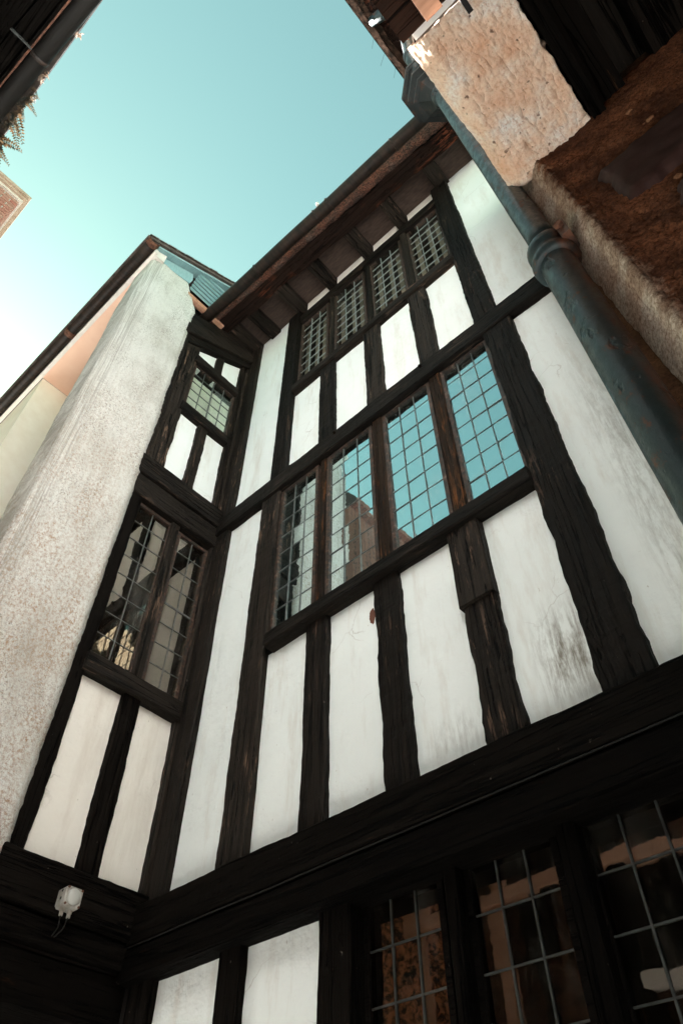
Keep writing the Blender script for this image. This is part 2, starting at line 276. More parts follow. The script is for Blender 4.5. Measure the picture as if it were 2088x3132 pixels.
# ---------------------------------------------------------------- mesh helpers
class MB:
    def __init__(s): s.v = []; s.f = []
    def quad(s, a, b, c, d):
        n = len(s.v); s.v += [tuple(a), tuple(b), tuple(c), tuple(d)]; s.f.append((n, n + 1, n + 2, n + 3))
    def box(s, x0, x1, y0, y1, z0, z1):
        n = len(s.v)
        s.v += [(x0, y0, z0), (x1, y0, z0), (x1, y1, z0), (x0, y1, z0), (x0, y0, z1), (x1, y0, z1), (x1, y1, z1), (x0, y1, z1)]
        for f in ((3, 2, 1, 0), (4, 5, 6, 7), (0, 1, 5, 4), (1, 2, 6, 5), (2, 3, 7, 6), (3, 0, 4, 7)): s.f.append(tuple(n + k for k in f))
        return s
    def prism(s, pts, lo, hi, fn):          # pts: 2-D outline (counter-clockwise), fn(a, b, t) -> xyz
        n = len(s.v); k = len(pts)
        s.v += [fn(a, b, lo) for a, b in pts] + [fn(a, b, hi) for a, b in pts]
        s.f.append(tuple(n + i for i in reversed(range(k)))); s.f.append(tuple(n + k + i for i in range(k)))
        for i in range(k): j = (i + 1) % k; s.f.append((n + i, n + j, n + k + j, n + k + i))
        return s
    def rings(s, rings, caps=True):         # list of closed rings of equal length
        n = len(s.v); k = len(rings[0])
        for r in rings: s.v += [tuple(p) for p in r]
        for q in range(len(rings) - 1):
            for i in range(k):
                j = (i + 1) % k
                s.f.append((n + q * k + i, n + q * k + j, n + (q + 1) * k + j, n + (q + 1) * k + i))
        if caps:
            s.f.append(tuple(n + i for i in reversed(range(k)))); m = n + (len(rings) - 1) * k
            s.f.append(tuple(m + i for i in range(k)))
        return s
    def tube(s, path, rad, k=10, caps=True):
        rs = []
        for i, p in enumerate(path):
            p = Vector(p); a = Vector(path[max(i - 1, 0)]); b = Vector(path[min(i + 1, len(path) - 1)])
            d = (b - a).normalized(); u = d.cross(Vector((.31, .92, .17))).normalized(); w = d.cross(u)
            r = rad[i] if isinstance(rad, (list, tuple)) else rad
            rs.append([p + (u * math.cos(t * 2 * math.pi / k) + w * math.sin(t * 2 * math.pi / k)) * r for t in range(k)])
        return s.rings(rs, caps)
    def build(s, name, mat, parent=None, smooth=False):
        me = bpy.data.meshes.new(name); me.from_pydata(s.v, [], s.f); me.update()
        bm = bmesh.new(); bm.from_mesh(me); bmesh.ops.recalc_face_normals(bm, faces=bm.faces); bm.to_mesh(me); bm.free()
        if smooth: me.polygons.foreach_set('use_smooth', [True] * len(me.polygons))
        me.materials.append(MT[mat] if isinstance(mat, str) else mat)
        o = bpy.data.objects.new(name, me); C.objects.link(o)
        if parent is not None: setparent(o, parent)
        return o
def setparent(o, p):
    w = p.location.copy(); q = p
    while q.parent is not None: q = q.parent; w = q.location.copy() if False else w
    o.parent = p; o.matrix_parent_inverse = world_of(p).inverted()
def world_of(o):
    m = Matrix.LocRotScale(o.location, o.rotation_euler, o.scale)
    if o.parent is not None: m = world_of(o.parent) @ o.matrix_parent_inverse @ m
    return m
def tag(o, label, cat, group=None):
    o['label'] = label; o['category'] = cat
    if group: o['group'] = group
    return o
def thing(name, label, cat, loc, group=None):
    o = bpy.data.objects.new(name, None); o.location = loc; o.empty_display_size = .2; C.objects.link(o)
    return tag(o, label, cat, group)
def struct(o): o['kind'] = 'structure'; return o
def nz(*p): return noise.noise(Vector(p))
def FM(a, b, d): return (a, 1.80 - d, b)            # main facade: a = x, b = z, d = outwards (-y)
def FS(a, b, d): return (-2.75 + d, a, b)           # gable wall of the wing: a = y, b = z, d = outwards (+x)
def timber(name, parent, F, a0, a1, b0, b1, front, back=-.10, mat=None, vert=None, jit=.005, ch=.007, slope=0.0, ref=0.0, seed=None, inset=.0122):
    if vert is None: vert = (b1 - b0) > (a1 - a0)
    if mat is None: mat = ('l' if b0 < 2.9 and b1 < 3.0 or (b0 < 3 and b1 < 5.2 and F is FS) else 't') + ('z' if vert else ('x' if F is FM else 'y'))
    sd_ = random.uniform(0, 99) if seed is None else seed
    jit *= random.uniform(.5, 1.35)
    if vert and F is FM: a1 += a1 * inset
    if vert and F is FS: a0 += a0 * .0085
    L = (b1 - b0) if vert else (a1 - a0)
    n = max(2, int(L / .022)); rs = []
    for i in range(n + 1):
        t = i / n
        j = lambda k, f=5.0: jit * (nz(t * L * f + sd_, k * 7.3, sd_) * 1.3 + .6 * nz(t * L * 21 + sd_, k * 3.1, 5)) + min(jit, .005) * .45 * nz(t * L * 60 + sd_, k * 1.9, 8)
        if vert:
            l, r, z = a0 + j(1), a1 + j(2), b0 + t * L
            prof = [(l, back), (l, front - ch), (l + ch, front + j(3) * .5), (r - ch, front + j(4) * .5), (r, front - ch), (r, back)]
            rs.append([F(p, z + slope * (p - ref), d) for p, d in prof])
        else:
            l, r, x = b0 + j(1), b1 + j(2), a0 + t * L
            prof = [(l, back), (l, front - ch), (l + ch, front + j(3) * .5), (r - ch, front + j(4) * .5), (r, front - ch), (r, back)]
            rs.append([F(x, p + slope * (x - ref), d) for p, d in prof])
    return MB().rings(rs).build(name, mat, parent)
def panel(name, parent, F, a0, a1, b0, b1, d=-.022, mat='plaster', slope=0.0, ref=0.0, amp=.004, over=.03):
    a0 -= over; a1 += over; b0 -= over; b1 += over
    na = max(3, int((a1 - a0) / .035)); nb = max(3, int((b1 - b0) / .035))
    mb = MB(); sd_ = random.uniform(0, 50)
    for i in range(na + 1):
        for k in range(nb + 1):
            a = a0 + (a1 - a0) * i / na; b = b0 + (b1 - b0) * k / nb
            mb.v.append(F(a, b + slope * (a - ref), d + amp * (nz(a * 4 + sd_, b * 4, 1) + .4 * nz(a * 17, b * 17, sd_))))
    for i in range(na):
        for k in range(nb):
            p = i * (nb + 1) + k; mb.f.append((p, p + nb + 1, p + nb + 2, p + 1))
    n = len(mb.v); dz = lambda a: slope * (a - ref)
    mb.v += [F(a0, b0 + dz(a0), d - .05), F(a1, b0 + dz(a1), d - .05), F(a1, b1 + dz(a1), d - .05), F(a0, b1 + dz(a0), d - .05)]
    c = [0, na * (nb + 1), na * (nb + 1) + nb, nb]
    mb.f.append((n + 3, n + 2, n + 1, n))
    rim = [[i * (nb + 1) for i in range(na + 1)], [na * (nb + 1) + k for k in range(nb + 1)], [i * (nb + 1) + nb for i in range(na, -1, -1)], [k for k in range(nb, -1, -1)]]
    for q in range(4): mb.f.append(tuple(rim[q]) + (n + (q + 1) % 4, n + q))
    return mb.build(name, mat, parent)
UNIT = {}
def unit(mat):
    if mat not in UNIT:
        me = bpy.data.meshes.new('unit_' + mat); b = MB().box(-.5, .5, -.5, .5, -.5, .5); me.from_pydata(b.v, [], b.f); me.update(); me.materials.append(MT[mat]); UNIT[mat] = me
    return UNIT[mat]
def ubox(name, mat, parent, c, size, rot=(0, 0, 0)):
    o = bpy.data.objects.new(name, unit(mat)); C.objects.link(o); o.location = c; o.scale = size; o.rotation_euler = rot
    if parent is not None: o.parent = parent; o.matrix_parent_inverse = world_of(parent).inverted()
    return o
def window(parent, F, a0, a1, b0, b1, d, cols, rows, fr=.014, came=.005, gmat='glass', tilt=.011, cmat='lead', thick=None, split=None, fmat='wframe'):
    S_ = lambda x, y, z: (x, z, y) if F is FM else (z, x, y)     # (a, b, d) sizes -> xyz
    mb = MB()
    for (p0, p1, q0, q1) in ((a0 - fr, a0 + fr * .5, b0 - fr, b1 + fr), (a1 - fr * .5, a1 + fr, b0 - fr, b1 + fr), (a0 + fr * .5, a1 - fr * .5, b0 - fr, b0 + fr * .5), (a0 + fr * .5, a1 - fr * .5, b1 - fr * .5, b1 + fr)):
        mb.prism([(p0, q0), (p1, q0), (p1, q1), (p0, q1)], d - .02, d + .014, F)
    w = mb.build('window', fmat, parent)
    ca = [a0 + (a1 - a0) * i / cols for i in range(cols + 1)]; cb = [b0 + (b1 - b0) * i / rows for i in range(rows + 1)]
    for i in range(cols):
        for k in range(rows):
            rx, rz = random.gauss(0, tilt), random.gauss(0, tilt)
            ubox('pane', gmat, w, F((ca[i] + ca[i + 1]) / 2, (cb[k] + cb[k + 1]) / 2, d), S_(ca[i + 1] - ca[i] - .001, cb[k + 1] - cb[k] - .001, .003), (rx, 0, rz) if F is FM else (0, rx, rz))
    for i in range(1, cols):
        wd = came * (2.2 if thick == i else 1)
        ubox('lead_came', cmat, w, F(ca[i] + random.uniform(-.001, .001), (b0 + b1) / 2, d + .001), S_(wd, b1 - b0, .009), (0, random.uniform(-.003, .003), 0) if F is FM else (random.uniform(-.003, .003), 0, 0))
    for k in range(1, rows):
        wd = came * .85 * (2.6 if split == k else 1)
        ubox('lead_came', cmat, w, F((a0 + a1) / 2, cb[k] + random.uniform(-.0015, .0015), d + .0005), S_(a1 - a0, wd, .0075), (0, random.uniform(-.006, .006), 0) if F is FM else (random.uniform(-.006, .006), 0, 0))
    return w
def dep(v, d): return v * (1.8 - d) / 1.8                     # a width measured on the facade plane, carried to depth d
def dz(z, d): return 1.6 + (z - 1.6) * (1.8 - d) / 1.8

# ---------------------------------------------------------------- ground
g = MB(); g.quad((-400, -400, 0), (400, -400, 0), (400, 400, 0), (-400, 400, 0)); struct(g.build('ground', 'ground'))

# ================================================================ main timber-framed house
H = thing('timber_framed_house', 'black and white half-timbered house front with three rows of leaded windows', 'house', (-1.4, 1.8, 0))
core = MB().box(-2.70, 2.6, 1.99, 5.5, 0, 8.0); core.build('interior_wall', 'dark', H)
# ground floor
timber('corner_post', H, FM, -2.74, -2.57, 0, 2.62, .008)
for a0, a1, m in ((-2.57, -2.225, 'plaster'), (-2.08, -1.735, 'plaster')): panel('plaster_panel', H, FM, a0, a1, .9, 2.58, -.03, m)
timber('stud', H, FM, -2.222, -2.082, 0, 2.62, .006)
timber('post', H, FM, -1.735, -1.545, 0, 2.62, .012, inset=.036)
timber('sill_beam', H, FM, -2.74, .02, .72, .90, .05)
panel('plaster_panel', H, FM, -2.57, -1.6, .05, .72, -.03); panel('plaster_panel', H, FM, -1.6, 0, .05, .72, -.03)
for a in (-1.205, -.825): timber('mullion', H, FM, a - .042, a + .050, .88, 2.62, -.005, jit=.002, inset=.045)
timber('post', H, FM, -.44, -.26, 0, 2.62, .012); panel('plaster_panel', H, FM, -.26, 0, .9, 2.58, -.03)
for a0, a1 in ((-1.53, -1.25), (-1.15, -.87), (-.78, -.47)):
    d = -.07; window(H, FM, dep(a0, d), dep(a1, d), .95, dz(2.54, d), d, 3, 11, gmat='glass_dark', came=.006, tilt=.008, cmat='lead_dark', fmat='lx')
# jetty boards with the cable between them
timber('bressumer', H, FM, -2.75, .03, 2.678, 2.835, .06, jit=.003)
timber('bressumer_board', H, FM, -2.75, .03, 2.557, 2.668, .06, jit=.002)
cb = MB(); path = [(x, 1.735 + .002 * math.sin(x * 9), 2.672 + .003 * nz(x * 3, 0, 0)) for x in [-2.72 + .1 * i for i in range(28)]]
cb.tube(path, .003, 6).build('cable', 'cable', H, True)
# first floor
timber('corner_post', H, FM, -2.75, -2.585, 2.82, 7.72, .01)
panel('plaster_panel', H, FM, -2.585, -2.30, 2.86, 5.10)
timber('post', H, FM, -2.30, -2.105, 2.82, 5.16, .012, inset=.016)
for a0, a1, m in ((-2.105, -1.855, 'plaster'), (-1.70, -1.44, 'plaster_p3'), (-1.29, -1.02, 'plaster_p5'), (-.865, -.60, 'plaster_p5')):
    panel('plaster_panel', H, FM, a0, a1, 2.86, 3.82, mat=m)
for a0, a1 in ((-1.855, -1.70), (-1.44, -1.29), (-1.02, -.865)): timber('stud', H, FM, a0, a1, 2.82, 3.87, .006, jit=.007)
timber('stud_repair', H, FM, -1.025, -.86, 3.44, 3.85, .022, jit=.002)
timber('post', H, FM, -.605, -.435, 2.82, 5.16, .016, jit=.008)
panel('plaster_panel', H, FM, -.435, .03, 2.86, 5.10, mat='plaster_p6')
timber('window_sill', H, FM, -2.10, -.60, 3.845, 3.925, .05, jit=.003)
for a0, a1 in ((-1.81, -1.72), (-1.40, -1.30), (-.985, -.89)): timber('mullion', H, FM, a0, a1, 3.92, 5.14, -.004, mat='mull', jit=.002, ch=.010, inset=.019)
for a0, a1 in ((-2.10, -1.81), (-1.72, -1.40), (-1.30, -.985), (-.89, -.605)):
    d = -.026; window(H, FM, dep(a0, d) + .004, dep(a1, d) - .004, dz(3.985, d) - .03, dz(5.07, d) + .004, d, 3, 8)
timber('middle_beam', H, FM, -2.75, .03, 5.128, 5.285, .03, jit=.008)
for x, z in ((-1.66, 5.25), (-1.0, 5.25)):
    MB().tube([(x, 1.78, z), (x + .005, 1.755, z + .004)], .010, 7).build('peg', 'mull', H)
# second floor
panel('plaster_panel', H, FM, -2.585, -2.25, 5.32, 7.74)
timber('post', H, FM, -2.25, -2.075, 5.27, 7.70, .012, inset=.016)
for a0, a1 in ((-2.09, -1.83), (-1.67, -1.42), (-1.265, -1.02), (-.87, -.635)): panel('plaster_panel', H, FM, a0, a1, 5.32, 6.22)
for a0, a1 in ((-1.83, -1.67), (-1.42, -1.265), (-1.02, -.87)): timber('stud', H, FM, a0, a1, 5.27, 6.28, .006, jit=.007)
timber('post', H, FM, -.635, -.485, 5.27, 7.75, .016, jit=.009)
panel('plaster_panel', H, FM, -.485, .03, 5.32, 7.80)
timber('window_sill', H, FM, -2.10, -.62, 6.262, 6.34, .03, jit=.005)
for a0, a1 in ((-1.76, -1.675), (-1.375, -1.295), (-1.0, -.92)): timber('mullion', H, FM, a0, a1, 6.33, 7.50, 0, jit=.003, ch=.012, inset=.026)
for a0, a1 in ((-2.05, -1.76), (-1.675, -1.375), (-1.295, -1.0), (-.92, -.635)):
    d = -.04; window(H, FM, dep(a0, d) + .004, dep(a1, d) - .004, dz(6.42, d) - .05, dz(7.32, d) + .004, d, 3, 8, cmat='lead_lit', came=.0038, gmat='glass_upper')
    for q in (.22, .60, .86):
        cx = dep(a0 + (a1 - a0) * q, -.12); MB().box(cx - .018, cx + .018, 1.92, 1.93, 6.2, 7.5).build('curtain', 'curtain', H)
timber('wall_plate', H, FM, -2.09, -.62, 7.445, 7.555, .012, jit=.004)
rafters = (-.13, -.525, -.955, -1.325, -1.735, -2.09, -2.44, -2.67)
for a, b in zip(rafters[1:6], rafters[2:6]): panel('eaves_infill', H, FM, b + .06, a - .06, 7.54, 7.765, -.01, mat='plaster_warm', over=0)
# eaves
sk = lambda x: .045 * (x + 1.3)
def ebeam(name, y0, y1, z0, z1, x0=-2.86, x1=.0, mat='soft_x', jit=.006, k=1.0):
    n = 52; rs = []; s0 = random.uniform(0, 60)
    for i in range(n + 1):
        x = x0 + (x1 - x0) * i / n; j = lambda q: jit * (1.3 * nz(x * 3 + s0, q * 5, 0) + .7 * nz(x * 13, q, s0))
        q = k * sk(x)
        rs.append([(x, y0 + q + j(1), z0 + j(2)), (x, y1 + q + j(3), z0 + j(4)), (x, y1 + q, z1), (x, y0 + q + j(5), z1 + j(6))])
    return MB().rings(rs).build(name, mat, H)
ebeam('eaves_beam', 1.425, 1.555, 7.665, 7.82, jit=.012)
ebeam('eaves_batten', 1.40, 1.44, 7.70, 7.86, jit=.01, mat='tx')
for x in rafters:
    n = 6; rs = []
    for i in range(n + 1):
        y = 1.84 - .34 * i / n; w = .056 + .006 * nz(x * 9, y * 9, 0); zb = 7.70 - .02 * i / n + .006 * nz(y * 9, x * 5, 3)
        rs.append([(x - w, y, zb), (x + w, y, zb + .004), (x + w, y, 7.80), (x - w, y, 7.80)])
    MB().rings(rs).build('rafter', 'ty', H)
for a, b in zip(rafters[:-1], rafters[1:]): MB().box(b + .055, a - .055, 1.45, 1.86, 7.757 + .004 * random.random(), 7.80).build('soffit_board', 'soffit', H)
MB().box(rafters[0] + .055, .03, 1.45, 1.86, 7.758, 7.80).build('soffit_board', 'soffit', H)
nt = MB(); n = 150; ns = 5; s0 = 3.3
for i in range(n + 1):
    x = -2.84 + 2.84 * i / n
    for k in range(ns + 1):
        t_ = k / ns; y = 1.335 + .085 * t_ + sk(x) * .8; sag = .012 * nz(x * 2.2, 1, 0) + .016 * nz(x * 9, k * 1.7, 2) + .014 * nz(x * 33, k * 2.9, 7)
        nt.v.append((x, y + .016 * nz(x * 11, k, 9) + .01 * nz(x * 40, k, 3), 7.705 - .035 * math.sin(math.pi * t_) * (1 + .8 * nz(x * 3, 4, 4)) + sag))
for i in range(n):
    for k in range(ns): p = i * (ns + 1) + k; nt.f.append((p, p + 1, p + ns + 2, p + ns + 1))
no = nt.build('bird_netting', 'net', H); sm = no.modifiers.new('thickness', 'SOLIDIFY'); sm.thickness = .012
def gutter(name, path, rad, mat, parent, seg=9, up=Vector((0, 0, 1)), th=.006):
    rs = []
    for i, p in enumerate(path):
        p = Vector(p); d = (Vector(path[min(i + 1, len(path) - 1)]) - Vector(path[max(i - 1, 0)])).normalized(); u = d.cross(up).normalized()
        ring = [p + u * math.cos(math.pi * (1 + k / seg)) * rad + up * math.sin(math.pi * (1 + k / seg)) * rad for k in range(seg + 1)]
        ring += [p + u * math.cos(math.pi * (2 - k / seg)) * (rad - th) + up * math.sin(math.pi * (2 - k / seg)) * (rad - th) for k in range(seg + 1)]
        rs.append(ring)
    return MB().rings(rs).build(name, mat, parent, True)
gp = [(x, 1.288 + .02 * (x + 1.3) + .004 * nz(x * 2, 0, 5), 7.655 + .004 * nz(x * 1.5, 3, 0)) for x in [-2.80 + .1 * i for i in range(29)]]
gt = gutter('gutter', gp, .052, 'gutter', H)
for x in (-2.1, -1.42, -1.28, -.62):
    gutter('gutter_bracket', [(x - .008, 1.288 + .02 * (x + 1.3), 7.655), (x + .008, 1.288 + .02 * (x + 1.3), 7.655)], .058, 'gutter', H)
MB().tube([(-1.36, 1.232, 7.66), (-1.36, 1.228, 7.69)], .014, 7).build('gutter_clip', 'white', H)
MB().rings([[(-2.803 - .006 * e, 1.258 + math.cos(math.pi * (1 + k / 9)) * .056, 7.655 + math.sin(math.pi * (1 + k / 9)) * .056) for k in range(10)] for e in (0, 1)]).build('gutter_end', 'rust', H)
MB().prism([(1.33, 7.86), (1.33, 7.80), (3.6, 9.55), (3.6, 9.61)], -2.75, 0.3, lambda a, b, t: (t, a, b)).build('roof', 'roof', H)

# ================================================================ rendered wing with its timbered gable
W = thing('rendered_wing', 'roughcast wing with narrow timbered gable strip and soffit coloured with a salmon glow below black gutter', 'house', (-3.2, 1.2, 0))
MB().box(-4.4, -2.98, 1.12, 1.95, 2.6, 7.74).build('interior_wall', 'dark', W)
# roughcast skin: plan profile swept upwards
prof = [(-2.97, .637), (-2.92, .637), (-2.85, .637)]
for k in range(7): an = R(-90 + 15 * k); prof.append((-2.748 + .018 * math.cos(an), .655 + .018 * math.sin(an)))
prof += [(-2.73, .655 + .0153 * k) for k in range(1, 30)]
prof += [(-2.745, 1.118), (-2.78, 1.118)]
nzr = 300; rw = MB(); npf = len(prof)
for i in range(nzr + 1):
    for k, (x, y) in enumerate(prof):
        top = 7.765 + max(0, y - .66) * .20 + .012 * nz(y * 23, 4, 0)
        if y > .97: top -= (y - .97) * 2.6 + .03 * nz(y * 15, 1, 1)
        z = top * i / nzr
        jj = .007 * nz(y * 9, z * 9, x * 2) + .004 * nz(y * 37, z * 37, 1) + .008 * nz(y * 2.7, z * 1.3, 4)
        ex = x + jj if x > -2.8 else x; ey = y
        if k < 9: ey = y + .012 * nz(0, z * 1.5, 2) + .004 * nz(z * 14, x * 4, 3)
        if k >= npf - 5: ey = y + .005 * nz(z * 4, 2, 5) + .005 * nz(z * 33, 3, 1)
        rw.v.append((ex, ey, z))
for i in range(nzr):
    for k in range(npf - 1): p = i * npf + k; rw.f.append((p, p + 1, p + npf + 1, p + npf))
o = rw.build('roughcast_wall', 'rough', W, True); sm = o.modifiers.new('thickness', 'SOLIDIFY'); sm.thickness = .03; sm.offset = -1
MB().box(-9, -4.42, .628, 1.9, 0, 7.742).build('flank_wall', 'cream', W)
# eaves of the flank
MB().box(-4.42, -2.74, .622, 1.4, 7.745, 7.775).build('salmon_glow_soffit', 'salmon', W)
MB().box(-9, -2.66, .585, .621, 7.735, 7.80).build('fascia_board', 'white', W)
gp = [(-2.60 - .25 * i, .535 + .003 * nz(i, 0, 0), 7.785 + .003 * nz(i, 5, 0)) for i in range(27)]
gutter('gutter', gp, .048, 'gutter', W)
for x in (-2.63, -3.85, -5.6): gutter('gutter_joint', [(x - .03, .535, 7.785), (x + .03, .535, 7.785)], .053, 'rust', W)
# roof of the wing, its verge seen from below
PIT = .62
rk = lambda y, o=0: 7.765 + (y - .48) * PIT + o
MB().prism([(.47, rk(.47, .012)), (2.6, rk(2.6, .012)), (2.6, rk(2.6, .055)), (.47, rk(.47, .055))], -9, -2.615, lambda a, b, t: (t, a, b)).build('roof', 'roof', W)
MB().prism([(.60, rk(.60, -.02)), (2.0, rk(2.0, -.02)), (2.0, rk(2.0, .01)), (.60, rk(.60, .01))], -2.735, -2.64, lambda a, b, t: (t, a, b)).build('verge_board', 'slate', W)
for k in range(16):
    y0 = .48 + .085 * k; z0 = rk(y0, .05)
    MB().prism([(y0, z0), (y0 + .082, z0 + .05), (y0 + .082, z0 + .063 + .006 * random.random()), (y0, z0 + .014)], -2.80, -2.605 + .006 * random.random(), lambda a, b, t: (t, a, b)).build('roof_slate', 'roof', W)
MB().prism([(.60, rk(.60, -.12)), (.70, rk(.70, -.16)), (.70, rk(.70, -.025)), (.60, rk(.60, -.025))], -2.73, -2.675, lambda a, b, t: (t, a, b)).build('verge_end', 'white', W)
MB().prism([(.70, rk(.70, -.15)), (.985, 7.845), (1.0, 7.935), (.985, rk(.985, -.03)), (.70, rk(.70, -.03))], -2.745, -2.70, lambda a, b, t: (t, a, b)).build('verge_panel', 'slate', W)
for k in range(7):
    z0 = 7.69 + .075 * k; yl = 1.0 + .006 * k; yr = 1.30 + .10 * k
    zt = z0 + .085
    tl = max(yl, .48 + (zt + .03 - 7.765) / PIT)
    if tl > yr - .05: break
    bl = max(yl, .48 + (z0 + .03 - 7.765) / PIT)
    MB().prism([(bl, z0), (yr, z0), (yr, zt), (tl, zt)], 0, 1, lambda a, b, t, z0=z0: (-2.675 + .016 * t - .30 * (b - z0), a, b)).build('slate_board', 'slate', W)
MB().box(-2.74, -2.70, 1.0, 1.42, 7.64, 7.695).build('verge_trim', 'raw', W)
# timbered gable strip
timber('sill_beam', W, FS, .9, 1.80, 2.70, 2.885, .035); timber('sill_beam', W, FS, .9, 1.80, 2.60, 2.695, .02)
timber('post', W, FS, 1.10, 1.222, 2.86, 5.04, .012, jit=.008)
timber('post', W, FS, 1.755, 1.86, 2.86, 7.6, .012)
timber('stud', W, FS, 1.438, 1.553, 2.86, 3.76, .012, jit=.006)
panel('plaster_panel', W, FS, 1.222, 1.438, 2.88, 3.72, mat='plaster_warm'); panel('plaster_panel', W, FS, 1.553, 1.755, 2.88, 3.72, mat='plaster_warm')
timber('window_sill', W, FS, 1.20, 1.77, 3.73, 3.835, .04)
timber('mullion', W, FS, 1.452, 1.528, 3.83, 5.03, 0, jit=.002)
ws = lambda z, d: 1.6 + (z - 1.6) * (2.75 - d) / 2.75
d = -.03; k_ = (2.75 - d) / 2.75
window(W, FS, 1.196 * k_, 1.452 * k_, ws(3.855, d) - .02, ws(4.96, d) + .01, d, 2, 8, tilt=.004, gmat='glass_side')
window(W, FS, 1.528 * k_, 1.738 * k_, ws(3.855, d) - .02, ws(4.945, d) + .01, d, 2, 8, tilt=.004, split=4, gmat='glass_side')
timber('middle_beam', W, FS, 1.07, 1.80, 5.03, 5.207, .025, jit=.005); timber('middle_beam', W, FS, 1.07, 1.80, 5.212, 5.385, .042, jit=.005)
timber('post', W, FS, 1.09, 1.295, 5.37, 7.30, .012, jit=.008)
timber('post_facing', W, FS, 1.09, 1.165, 5.37, 7.25, .03, jit=.006)
timber('stud', W, FS, 1.452, 1.547, 5.37, 6.16, .008, jit=.006)
panel('plaster_panel', W, FS, 1.295, 1.452, 5.38, 6.14); panel('plaster_panel', W, FS, 1.547, 1.705, 5.38, 6.14)
timber('post', W, FS, 1.705, 1.76, 5.37, 7.45, .004)
timber('window_sill', W, FS, 1.27, 1.72, 6.13, 6.225, .03)
d = -.02; k_ = (2.75 - d) / 2.75
window(W, FS, 1.298 * k_, 1.70 * k_, ws(6.265, d) - .02, ws(6.805, d) + .005, d, 4, 5, tilt=.004, thick=2, gmat='glass_clear')
MB().box(-2.81, -2.80, 1.25, 1.78, 6.15, 6.74).build('window_blind', 'blind', W)
timber('window_head', W, FS, 1.27, 1.72, 6.845, 6.93, .035)
timber('stud', W, FS, 1.46, 1.543, 6.90, 7.30, .004)
panel('plaster_panel', W, FS, 1.29, 1.46, 6.90, 7.10, slope=.62, ref=1.375, over=.05); panel('plaster_panel', W, FS, 1.543, 1.705, 6.95, 7.25, slope=.62, ref=1.62, over=.05)
timber('rake_beam', W, FS, 1.10, 1.80, 7.03, 7.14, .03, slope=.62, ref=1.2, vert=False)
timber('rake_beam', W, FS, 1.10, 1.80, 7.145, 7.30, .055, slope=.55, ref=1.2, vert=False)
timber('rake_beam', W, FS, 1.06, 1.80, 7.305, 7.50, .035, slope=.5, ref=1.2, vert=False)
MB().box(-2.97, -2.80, 1.08, 1.95, 7.3, 8.4).build('gable_backing', 'dark', W)
# covered passage below the gable strip
MB().box(-4.6, -4.5, 1.0, 1.99, 0, 2.7).build('passage_end_wall', 'dark', W); MB().box(-4.5, -2.78, .9, 1.8, 2.55, 2.60).build('passage_ceiling', 'dark', W)
MB().box(-4.5, -2.705, 1.80, 1.99, 0, 2.72).build('passage_side_wall', 'dark', W)
timber('lintel', W, FS, 1.10, 1.80, 2.42, 2.59, -.02, back=-.3)

# sensor lamp on the sill beam
L = thing('wall_sensor_light', 'small white square box with round lens and two cable glands on dark beam', 'light', (-2.69, 1.465, 2.74))
x0 = -2.714
bx = MB(); cy, cz, hw, c_ = 1.425, 2.755, .036, .008
rr = lambda e: [(cy - hw + c_ + e, cz - hw + e), (cy + hw - c_ - e, cz - hw + e), (cy + hw - e, cz - hw + c_ + e), (cy + hw - e, cz + hw - c_ - e), (cy + hw - c_ - e, cz + hw - e), (cy - hw + c_ + e, cz + hw - e), (cy - hw + e, cz + hw - c_ - e), (cy - hw + e, cz - hw + c_ + e)]
bx.rings([[(x, a, b) for a, b in rr(e)] for x, e in ((x0, 0), (x0 + .052, 0), (x0 + .058, .004))]).build('housing', 'plastic', L)
ln = MB(); ln.rings([[(x0 + .057 + h, cy + r * math.cos(2 * math.pi * k / 24), cz + r * math.sin(2 * math.pi * k / 24)) for k in range(24)] for h, r in ((0, .029), (.003, .029), (.009, .024), (.013, .014), (.0145, .003))]).build('lens', 'lens', L, True)
for a, b in ((-.029, -.029), (.029, -.029), (-.029, .029), (.029, .029)): MB().tube([(x0 + .056, cy + a, cz + b), (x0 + .0605, cy + a, cz + b)], .0045, 8).build('screw', 'rust', L)
for a in (-.017, .015):
    MB().tube([(x0 + .026, cy + a, cz - .035), (x0 + .026, cy + a, cz - .047), (x0 + .026, cy + a, cz - .048), (x0 + .026, cy + a, cz - .062)], [.0095, .0095, .0075, .0075], 8).build('cable_gland', 'plastic', L)
    MB().tube([(x0 + .026, cy + a, cz - .061), (x0 + .02, cy + a * .6, cz - .10), (x0 + .0, cy + a * .3 - .01, cz - .125)], .003, 6).build('cable', 'cable', L)
for z in (.022, -.006): MB().tube([(x0 + .028, cy - .0365, cz + z), (x0 + .028, cy - .034, cz + z)], .006, 8).build('knockout', 'cable', L)

# ================================================================ stone building of the archway on the right
N = thing('stone_archway_building', 'rough brown stone archway building with pale rendered lintel close on the right', 'building', (.6, 1.2, 0))
def rough_slab(name, mat, parent, fn, na, nb, thick=.05):
    mb = MB()
    for i in range(na + 1):
        for k in range(nb + 1): mb.v.append(fn(i / na, k / nb))
    for i in range(na):
        for k in range(nb): p = i * (nb + 1) + k; mb.f.append((p, p + nb + 1, p + nb + 2, p + 1))
    o = mb.build(name, mat, parent, True); s = o.modifiers.new('thickness', 'SOLIDIFY'); s.thickness = thick; s.offset = 0; return o
lean = lambda z: .030 - .043 * max(0, z - 2.5)            # the arris leans into the court
